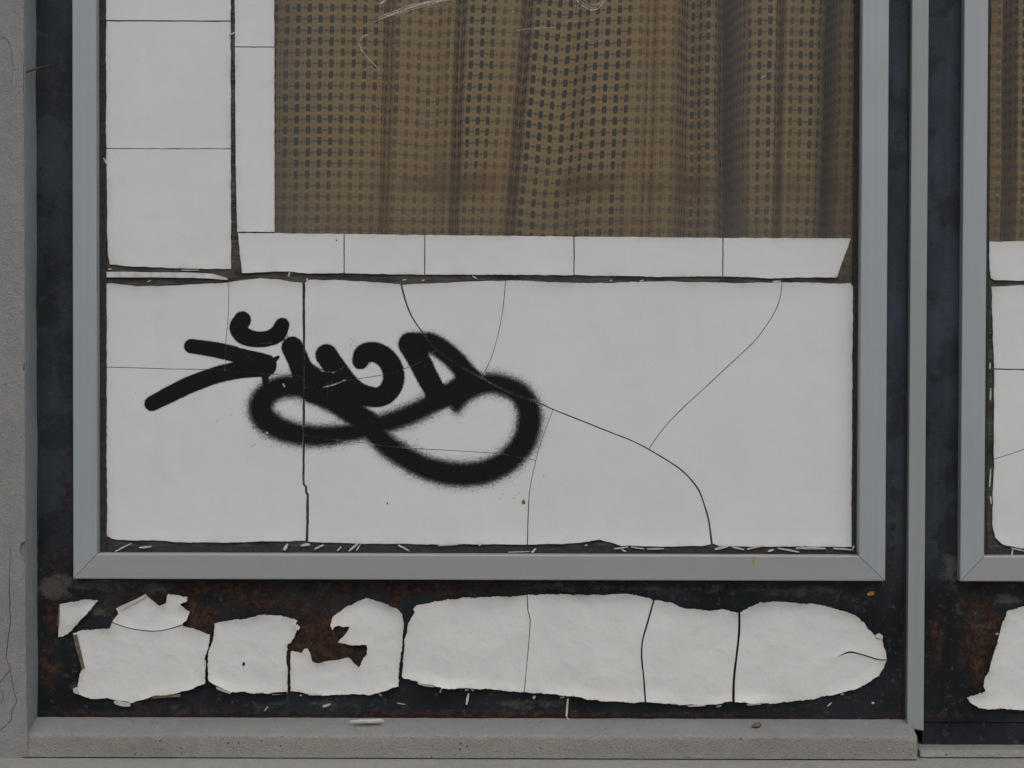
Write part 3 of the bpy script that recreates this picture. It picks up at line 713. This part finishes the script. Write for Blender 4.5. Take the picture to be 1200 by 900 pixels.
# ------------------------------------------------------------------ scratches in the glass
def ribbon(name, pts, w, d, mat, parent, th=.15):
    c = to_plane(spline(pts, 3), d); dd = np.gradient(c, axis=0); dd /= np.linalg.norm(dd, axis=1)[:, None]+1e-9
    nr = np.stack([-dd[:, 1], dd[:, 0]], 1); n = len(c); t = np.linspace(0, 1, n)
    ww = w*np.clip(np.minimum(t, 1-t)*6+.25, 0, 1)*(.75+.4*np.array([mnoise.noise(Vector((p[0]*.2, p[1]*.2, 2))) for p in c]))
    V = []
    for i in range(n):
        a, b = c[i]+nr[i]*ww[i]/2, c[i]-nr[i]*ww[i]/2
        V += [(a[0], d, a[1]), (b[0], d, b[1]), (c[i][0], d-th, c[i][1])]
    Fc = []
    for i in range(n-1):
        a = i*3; Fc += [(a, a+3, a+5, a+2), (a+2, a+5, a+4, a+1)]
    return link(name, V, Fc, mat, parent)
for pts, w in [([(437.5, 26), (455, 18.5), (475, 11), (500, 3.5), (545, -3), (600, -14)], 2.4), ([(439, 22), (460, 14), (482, 6), (520, -2)], 1.2), ([(450, 20.5), (480, 12), (520, 1), (560, -8)], .9), ([(436.5, 38.5), (425.5, 43), (421, 50), (424, 59), (432.5, 69.5), (446, 82.5)], 1.2),
               ([(602, 37), (620, 33.6), (654, 32)], .7), ([(673, -4), (681, 5.5), (694, 12), (703, 8), (711, -4)], 1.5), ([(676, -3), (686, 6), (697, 9), (707, -3)], .8), ([(680, -4), (690, 4), (700, 5), (704, -4)], .7), ([(693, 50), (704, 47.6), (712.5, 44)], .7), ([(702, 46.8), (709, 50.4)], .6),
               ([(892, 91), (895, 89.8), (898, 89)], 1.8), ([(444, 5), (450, 2), (454, -3)], 2.6), ([(640, 28), (690, 24), (700, 26)], .4), ([(598, 14), (604, 13)], 1.2), ([(490, 17), (492, 18)], 1.3), ([(1186, 12), (1190, 11)], 1.4)]:
    ribbon('scratch', pts, w, GD-.08, MSC, GLASS[(win1 if pts[0][0] < 1100 else win2).name])

# ------------------------------------------------------------------ flaking paint on the steel below the windows
def Z(o, L): return [(o[0]+x/3.5294, o[1]+y/3.5294) for x, y in L]
B0, B3, B6, B8 = (0, 645), (300, 645), (600, 645), (860, 645)
PF, PT = -3.2, 1.1
KW = dict(grid=6.0, jit=1.15, curl=3.2, cw=13, ccurl=.8, wave=1.3, ostep=2.2)
def flake(ol, cr=(), front=PF, panel=None, **k):
    kw = dict(KW); kw.update(k)
    return sheet('paint_flake', ol, list(cr), panel or sp1, MP, front, PT, **kw)
flake(Z(B0, [(247, 225), (300, 210), (375, 198), (408, 207), (385, 235), (357, 268), (325, 295), (290, 335), (262, 355), (240, 360), (245, 310)]))
bigtop = [(300, 345), (340, 331), (400, 326), (455, 320), (470, 290), (490, 262), (482, 240), (530, 225), (575, 195), (605, 182), (630, 208), (660, 230), (690, 215), (697, 182), (740, 185), (775, 192), (775, 212), (745, 222), (787, 255), (770, 290), (755, 308), (800, 325), (840, 340), (872, 348),
          (866, 390), (850, 432), (852, 480), (850, 550), (800, 570), (745, 585), (700, 595), (640, 600), (610, 615), (575, 622), (545, 630), (500, 622), (470, 618), (430, 612), (380, 612), (340, 600), (305, 590), (305, 572), (322, 565), (330, 520), (342, 486), (325, 420), (314, 362)]
arc = [(448, 285), (470, 298), (520, 318), (580, 330), (640, 334), (700, 325), (765, 304)]
flake(Z(B0, bigtop), [(Z(B0, arc), 1.2)])
dl = Z(B0, [(887, 300), (940, 290), (1000, 282), (1070, 268), (1130, 268)])+Z(B3, [(110, 272), (130, 275), (170, 290), (165, 308), (182, 320), (165, 334), (160, 352), (145, 385), (133, 388), (128, 440), (127, 470), (131, 500), (132, 585)])+Z(B0, [(1120, 592), (1060, 590), (1000, 585), (955, 587), (910, 562), (862, 540), (862, 430), (880, 370)])
flake(dl)
hook = [(142, 475), (140, 425), (147, 415), (190, 425), (200, 410), (212, 405), (225, 430), (232, 460), (260, 465), (300, 455), (350, 450), (388, 445), (405, 465), (428, 485), (445, 445), (458, 430), (458, 393), (400, 393), (340, 380), (365, 350), (385, 318), (345, 312), (325, 315), (315, 330), (308, 310), (318, 275), (340, 258), (400, 220), (455, 196), (520, 215), (580, 240), (605, 262), (611, 300), (604, 400), (592, 500), (589, 560), (540, 580), (470, 597), (400, 592), (330, 597), (270, 598), (210, 592), (142, 582)]
flake(Z(B3, hook), curl=3.0, cw=9)
row = Z(B3, [(650, 240), (665, 228), (720, 215), (770, 208), (850, 196), (905, 197), (960, 190), (1050, 190)])+Z(B6, [(62, 183), (100, 185), (200, 180), (300, 184), (380, 182), (450, 180), (520, 185), (580, 205), (620, 210), (660, 217), (695, 235), (750, 242), (820, 248), (870, 245), (910, 250), (936, 260), (990, 230), (1030, 212)])+Z(B8, [(110, 215), (200, 212), (280, 218), (340, 222), (400, 235), (460, 252), (510, 272), (545, 310), (580, 348), (600, 345), (616, 355), (612, 370), (625, 410), (634, 452), (620, 480), (600, 520), (560, 545), (500, 572), (440, 590), (370, 605), (300, 618), (200, 627), (120, 635), (60, 630)])+Z(B6, [(918, 622), (850, 635), (780, 640), (700, 638), (620, 630), (550, 628), (480, 628), (360, 622), (290, 610), (240, 600), (180, 595), (100, 590), (40, 585)])+Z(B3, [(1040, 578), (950, 572), (880, 568), (800, 570), (740, 560), (680, 545), (605, 525), (608, 450), (615, 370), (630, 300), (655, 255)])
flake(row, [(Z(B6, [(62, 160), (66, 250), (75, 285), (68, 400), (48, 610)]), (.9, 1.0, .8, .8, .9)), (Z(B6, [(592, 185), (560, 300), (540, 370), (536, 440), (545, 530), (553, 650)]), (2.2, 1.8, 2.2)), (Z(B6, [(938, 235), (940, 330), (928, 440), (918, 530), (914, 650)]), (2.6, 2.4, 2.8, 3.0)), (Z(B8, [(428, 441), (475, 421), (520, 428), (560, 440), (600, 452), (650, 452)]), (.2, 2.4, 1.4, 1.6, 1.2))])
r2 = Z(B8, [(1200, 232), (1170, 238), (1130, 252), (1110, 300), (1095, 350), (1075, 420), (1055, 490), (1035, 535), (1030, 560), (1038, 582), (1000, 595), (963, 608), (975, 625), (1010, 650), (1070, 653), (1150, 656), (1210, 658)])+[(1290, 832), (1420, 830), (1600, 834), (1790, 830), (1960, 826), (2040, 815), (2058, 780), (2050, 740), (2010, 712), (1900, 706), (1750, 708), (1600, 703), (1450, 706), (1300, 704)]
flake(r2, [([(1290, 690), (1284, 760), (1292, 850)], 2.0), ([(1450, 690), (1462, 760), (1456, 850)], 1.2), ([(1640, 690), (1632, 780), (1644, 850)], 2.4), ([(1860, 690), (1868, 760), (1858, 850)], 1.6)], panel=sp2)
# brown broken edges and slivers still hanging on the flakes
def shard(pts, mat, front, parent=None, name='flake_edge', thick=.9):
    o = sheet(name, pts, [], parent or sp1, mat, front, thick, 5, .15, 0, 1, 0, 0, 3)
    return o
shard(Z(B0, [(302, 350), (318, 348), (350, 485), (338, 492), (325, 440), (312, 400)]), MCB, -5.5)
shard(Z(B0, [(243, 228), (247, 226), (243, 310), (236, 312)]), MCB, -4.5)
shard(Z(B0, [(624, 602), (700, 596), (745, 595), (748, 606), (690, 608), (630, 613)]), MCB, -5.2)
shard(Z(B0, [(470, 626), (480, 620), (538, 632), (540, 645), (510, 646), (475, 636)]), MCH, -5.5)
shard(Z(B0, [(480, 240), (495, 232), (560, 203), (602, 180), (607, 190), (560, 216), (500, 250), (488, 256)]), MCH, -5.5)
shard(Z(B0, [(302, 572), (318, 566), (326, 585), (318, 594), (304, 588)]), MCH, -5.5)
shard(Z(B0, [(893, 563), (920, 566), (958, 585), (952, 594), (915, 582), (896, 574)]), MCH, -5.0)
shard(Z(B0, [(1120, 588), (1188, 584), (1188, 594), (1128, 598)]), MCH, -5.0)
shard(Z(B3, [(668, 545), (690, 546), (738, 558), (736, 567), (700, 562), (670, 553)]), MCH, -5.0)
shard(Z(B3, [(212, 592), (270, 594), (276, 599), (220, 600)]), MCH, -5.0); shard(Z(B3, [(62, 588), (128, 584), (128, 594), (70, 596)]), MCH, -5.0)
shard(Z(B8, [(50, 636), (112, 632), (112, 638), (60, 642)]), MCH, -5.0); shard(Z(B6, [(722, 642), (800, 638), (800, 644), (735, 647)]), MCH, -5.0)
shard(Z(B3, [(155, 312), (172, 306), (182, 318), (176, 330), (158, 328)]), MP, -5.5); shard(Z(B8, [(585, 350), (602, 342), (616, 352), (610, 364), (592, 362)]), MP, -5.5)
shard(Z(B8, [(1010, 652), (1100, 655), (1100, 659), (1020, 656)]), MCB, -4.8, sp2)
# little yellow dabs
shard(Z((860, 440), [(76, 752), (88, 751), (86, 770), (81, 787), (78, 772)]), MYE, FD-.3, RAIL[win1.name], 'paint_dab', .25)
shard(Z(B8, [(550, 180), (562, 171), (582, 170), (578, 184), (555, 188)]), MYE, -1.2, sp1, 'paint_dab', 1.0)

for px, py, q, d, par_ in [(613.4, 588.4, 2.3, FF-.05, win1), (394.2, 281.6, 1.0, FF-.25, win1), (285.6, 778, 1.7, PF-1.2, sp1), (454, 590, .9, FF-.05, win1), (569, 606, .8, FF-.05, win1)]:
    shard([(px+q*(1+.25*math.sin(k*2.3))*math.cos(k*.7), py+q*1.25*math.sin(k*.7)) for k in range(9)], MCB if q > 2 else MCK, d, par_, 'dirt_spot', .3)

# ------------------------------------------------------------------ loose chips
def chip(px, py, L, w, ang, d, label, group, mat=MCH, lift=.8):
    x, z = F(px, py, d); a = math.radians(ang); c, s = math.cos(a), math.sin(a)
    j = [random.uniform(.6, 1.15) for _ in range(6)]
    P = [(-L/2, -w*.3*j[0]), (-L*.1, -w/2*j[1]), (L/2, -w*.25*j[2]), (L*.47, w*.3*j[3]), (L*.05, w/2*j[4]), (-L*.46, w*.35*j[5])]
    V = []
    for yy in (-lift, 0):
        for (p, q) in P: V.append((x+p*c-q*s, d+yy-abs(p)*.05*(1 if yy else 0), z+p*s+q*c))
    Fc = [tuple(range(6)), tuple(range(11, 5, -1))]+[(i, i+6, (i+1) % 6+6, (i+1) % 6) for i in range(6)]
    o = link('paint_chip', V, Fc, mat, None, base=True); tag(o, label, 'paint chip', group)
def size(L): return 'long pale paint splinter' if L > 13 else ('tiny pale paint chip' if L < 5.5 else 'short pale paint chip')
def near(px, T): return next(t for x, t in T if px < x)
SEAL = [(240, 'by the frame corner beside the rusty strip'), (365, 'under the wide upright crack'), (440, 'just past the wide upright crack'), (580, 'below the big graffiti loop'), (640, 'under the thin upright crack'), (800, 'below the dip in the white panel'), (890, 'under the foot of the long curved crack'), (2000, 'beside the frame corner near the yellow dab')]
JOINT = [(200, 'at the start of the curled white strip'), (300, 'under the tall blank film column'), (370, 'at the top of the wide upright crack'), (520, 'at the top of the long curved crack'), (650, 'above the thin crack over the graffiti'), (820, 'above the blank half of the panel'), (2000, 'atop the lone curved hairline crack')]
STEEL = [(400, 'below the hook-shaped flake and its neighbour'), (500, 'between the hook-shaped flake and the flake row'), (600, 'below the first flake of the unbroken row'), (700, 'below the second flake of the unbroken row'), (900, 'below the split between the last two flakes'), (1050, 'below the rounded end flake'), (2000, 'beside the flake on the second panel')]
dch = GD-6.2
for (px, py, L, w, a) in [(144.5, 641.5, 22, 2.2, 27), (170.5, 641, 15, 3, 5), (335, 641, 9, 4, 60), (358, 638.5, 11, 3.5, 8), (374, 641, 12, 3, 25), (397.5, 643, 7, 2.6, 45), (414.5, 641, 15, 3, 38), (420, 641.5, 9, 1.6, 55), (473, 642, 15, 2.4, -28), (525, 638.6, 24, 2.2, 3), (563, 638, 5, 2.4, 20), (625.5, 645, 7, 3, 42), (608, 646.6, 26, 1.2, 2), (728, 642, 17, 2.4, 8), (747, 642, 16, 2, -8), (768, 643, 20, 2, 1), (731, 645, 6, 2, -25),
                       (846, 641.5, 18, 4, 14), (865, 642.5, 15, 2.2, -12), (885, 641.5, 20, 2.2, 12), (903, 645, 7, 3.4, 12), (924, 644.5, 26, 3, -10), (950, 642.5, 36, 3, -1), (988, 643.5, 24, 2.4, -4), (1000, 641, 4, 3, 60), (687, 639, 3, 2.4, 0)]:
    chip(px, py, L, w, a, dch, size(L)+' caught on the seal '+near(px, SEAL), 'chips caught along the window seal')
for (px, py, L, w, a) in [(339, 321.5, 6, 2, 70), (360, 327.5, 3.6, 2.4, 60), (474, 328, 5, 1.8, 10), (496, 328.5, 4, 2, 20), (556, 325, 6, 2, -35), (716, 328.5, 3, 2, 0), (752, 329, 5, 1.8, 10), (910.5, 329.8, 10, 1.8, 2), (223, 316.6, 21, 1.6, 0), (129, 315.5, 5, 1.8, 0), (175, 329.4, 4, 1.6, 30)]:
    chip(px, py, L, w, a, GD-1.4, size(L)+' in the dirty joint '+near(px, JOINT), 'chips in the joint above the panel', lift=1.0)
for (px, py, L, w, a) in [(272, 39.6, 9, 1.8, 25), (123.6, 189, 9, 2, -65)]:
    chip(px, py, L, w, a, GD-3.8, size(L)+(' standing in the joint beside the tall film column' if px > 200 else ' on the seal beside the tall film column'), 'splinters beside the upper film', lift=1.0)
for (px, py, L, w, a) in [(1160.6, 462, 14, 2.6, 88), (1160, 428.6, 7, 2.6, 85), (1160, 560, 22, 2, 86), (1161, 586, 9, 3, -80), (1186, 647.4, 7, 2.4, 80), (1193, 644, 16, 1.6, -12)]:
    chip(px, py, L, w, a, dch, size(L)+' on the seal of the second window', 'chips on the second window seal')
for (px, py, L, w, a) in [(548, 819, 14, 3.2, 78), (312, 830.5, 7, 1.6, 50), (445.6, 814, 4, 2, -50), (516.5, 808.6, 6, 2.2, 75), (553.5, 808.5, 4.5, 2.4, -45), (547, 808.5, 5, 1.8, 5), (626, 817, 4.2, 3, 60), (659, 817, 6, 2, 8), (664.6, 829, 22, 4, 85), (842.5, 827.5, 6, 2.4, 10), (972, 825.5, 7, 2, 40), (1023, 823.6, 3, 2.8, 0), (987, 813.6, 4, 2, 0), (470, 824.5, 10, 1.0, -10), (383, 826.5, 10, 3, 20), (352.5, 814.8, 3, 2, 0), (1168.5, 743, 3.6, 3, 0)]:
    chip(px, py, L, w, a, -.9, size(L)+' on the dark steel '+near(px, STEEL), 'chips on the dark steel')
chip(667, 844, 9, 3, -50, -2.5, 'bent pale paint chip hanging down onto the sill', None)
def flat_chip(px, py, L, w, mat, label, cat, name, ang=0):
    # lies on the sloping top of the sill
    t = .35; y = -20.0; zt = zb-(zb-zf)*.48+1.2; x, _ = F(px, py, y)
    zt = FZ(px, py, y)
    k = (zb-zf)/42.0
    V = []
    for h in (0, 1.2):
        for (a, b) in [(-L/2, -w/2), (L*.1, -w*.6), (L/2, -w*.1), (L*.4, w/2), (-L*.2, w*.4)]:
            V.append((x+a, y+b, zt+b*k+h+(abs(a)*.04)*h))
    Fc = [tuple(range(5, 10)), (4, 3, 2, 1, 0)]+[(i, (i+1) % 5, (i+1) % 5+5, i+5) for i in range(5)]
    o = link(name, V, Fc, mat, None, base=True); tag(o, label, cat)
flat_chip(430, 845.5, 40, 5, MCH, 'flat pale paint sliver lying on the sill under the hook-shaped flake', 'paint chip', 'paint_chip')
flat_chip(886, 849.5, 12, 8, MCB, 'small brown scrap lying on the grey sill', 'scrap', 'brown_scrap')

# tubes: rusty wire in the reveal, twig on the sill
def tube(name, pts, r, mat, parent=None, n=7):
    V = []; Fc = []; P = [Vector(p) for p in pts]
    for i, p in enumerate(P):
        d = (P[min(i+1, len(P)-1)]-P[max(i-1, 0)]).normalized(); a = d.orthogonal().normalized(); b = d.cross(a)
        for k in range(n):
            q = 2*math.pi*k/n; V.append(tuple(p+(a*math.cos(q)+b*math.sin(q))*r[i]))
    for i in range(len(P)-1):
        for k in range(n): Fc.append((i*n+k, i*n+(k+1) % n, (i+1)*n+(k+1) % n, (i+1)*n+k))
    Fc += [tuple(reversed(range(n))), tuple(range((len(P)-1)*n, len(P)*n))]
    return link(name, V, Fc, mat, parent, True, base=True)
def P3(px, py, d): x, z = F(px, py, d); return (x, d, z)
o = tube('rusty_nail', [P3(31, 84.5, -38), P3(38, 82.2, -35), P3(48, 79, -32), P3(59.5, 75.8, -29)], [1.1, 1.1, 1.0, .6], MNL); tag(o, 'thin rusty nail sticking out of the plaster pillar', 'nail')
o = tube('dry_twig', [P3(770, 857.6, -30), P3(777, 855.6, -26), P3(784, 853.4, -22)], [.5, .6, .4], MNL); tag(o, 'thin dry twig lying on the sill', 'twig')

# ------------------------------------------------------------------ curtains
def curtain(off, label, mirror=False):
    base = 78.0
    xs = np.arange(60, 1062, 1.6)                        # window-1 pixel columns at mid height
    # (centre x, half width, slope): steep flanks of the folds; slope >0 goes away from the glass
    FO = [(95, 10, 2.0), (118, 9, -2.0), (150, 14, .6), (240, 16, -.8), (270, 10, 1.6), (300, 10, -1.6), (452, 7, -1.6), (461, 5, 2.4), (500, 14, .35), (520, 14, -.55), (537, 6, -2.0), (546, 5, 1.8), (580, 12, .35), (614, 6, -1.4), (622, 6, 1.8), (650, 18, .3), (686, 16, -.75), (735, 10, -.35), (757, 6, -1.9), (768, 6, 1.8), (780, 6, .5), (803, 14, 2.1), (838, 8, 1.6), (850, 5, 2.4), (868, 5, -3.6), (876, 5, -2.4), (893, 10, -.4), (910, 4, -2.0), (917, 4, 2.2), (935, 10, .3), (964, 5, .9), (974, 5, 1.8), (982, 4, -3.2), (1000, 8, -.4), (1030, 8, 1.0), (1050, 6, -1.0)]
    fx = 1-xs+1060+60 if mirror else xs
    sl_ = np.zeros(len(xs))
    for c, w, s in FO: sl_ += s*(.8 if abs(s) > 1.2 else 1.5)*np.exp(-((fx-c)/w)**2*1.3)
    dxs = np.gradient(xs)
    dep = np.cumsum(sl_*dxs)
    # take out the slow drift so that the cloth hangs in one plane
    k = 60; pad = np.pad(dep, k, mode='edge'); dep = dep-np.convolve(pad, np.ones(2*k+1)/(2*k+1), 'valid')
    for c, w, h in [(457, 4.5, 30), (541, 5, 38), (619, 5.5, 36), (763, 7, 26), (815, 14, 30), (859, 9, 85), (914, 4, 36), (979, 5.5, 60), (286, 8, 30), (105, 8, 30)]: dep = dep+h*np.exp(-((fx-c)/w)**2)
    cdep = np.where(dep < -20, -20+(dep+20)*.3, dep); cdep = np.maximum(cdep, -46); sl2 = np.gradient(cdep, xs)
    s = np.cumsum(np.sqrt(1+sl2**2)*dxs)
    lean = np.interp(xs, [60, 322, 460, 540, 630, 700, 770, 850, 900, 980, 1060], [-3, -4, -8, -10, -24, -14, -8, -1, -5, -9, -9])
    ys = np.concatenate([np.linspace(-1010, -40, 20)[:-1], np.linspace(-40, 420, 47)])
    wx = np.interp(fx, [60, 310, 330, 365, 385, 415, 450, 475, 530, 545, 575, 583, 612, 622, 734, 742, 790, 800, 845, 865, 880, 912, 920, 950, 962, 975, 985, 1060], [.5, .5, .4, .2, .2, .45, .6, .8, .75, .05, .05, .7, .75, .05, .05, .8, .8, .25, .1, .05, .35, .2, .7, .35, .25, .5, .75, .7])
    V = []; UV = []; stn = []; wr = []
    for y in ys:
        t = y/270.0; tt = max(-.6, t)
        for i, x in enumerate(xs):
            d = base+cdep[i]*(1.0-.10*max(0, t))+2.5*mnoise.noise(Vector((x*.011, y*.006, 4+off)))
            px = x+lean[i]*tt+off+1.2*mnoise.noise(Vector((x*.02, y*.012, 7)))
            # px holds at the mean cloth depth, so that depth itself does not bend the folds
            X, Zz = F(px, y, base); V.append((X, d, Zz))
            dip = 5.0*math.exp(-((x-662)/30)**2)*max(0, min(1.2, (y+60)/150))+3*math.exp(-((x-505)/22)**2)*math.sin(y*.012)-2.5*math.exp(-((x-395)/60)**2)
            UV.append((s[i]*.001, (Zz+dip)*.001))
            q = math.exp(-((y-218-5*mnoise.noise(Vector((x*.02, 1, 1))))/12.0)**2)*max(0, min(1, (x-425)/60))
            q = max(q, .75*math.exp(-((y-225)/40)**2-((x-530)/16)**2), .5*math.exp(-((y-262)/14)**2)*(.5+.5*mnoise.noise(Vector((x*.03, 2, 2)))))
            wr.append(wx[i]+.35*max(0, min(1, (y-150)/60)))
            stn.append(q*(1 if y < 300 else 0))
    nx, ny = len(xs), len(ys)
    o = link('curtain', V, [tuple(reversed(q)) for q in grid_faces(nx, ny)], MCU, None, True, {'stain': stn, 'worn': wr}, UV, base=True)
    tag(o, label, 'curtain', None)
    return o
curtain(0, 'ochre and navy woven curtain hanging behind the graffitied window')
curtain(1042.0, 'ochre and navy woven curtain behind the second window without graffiti', True)
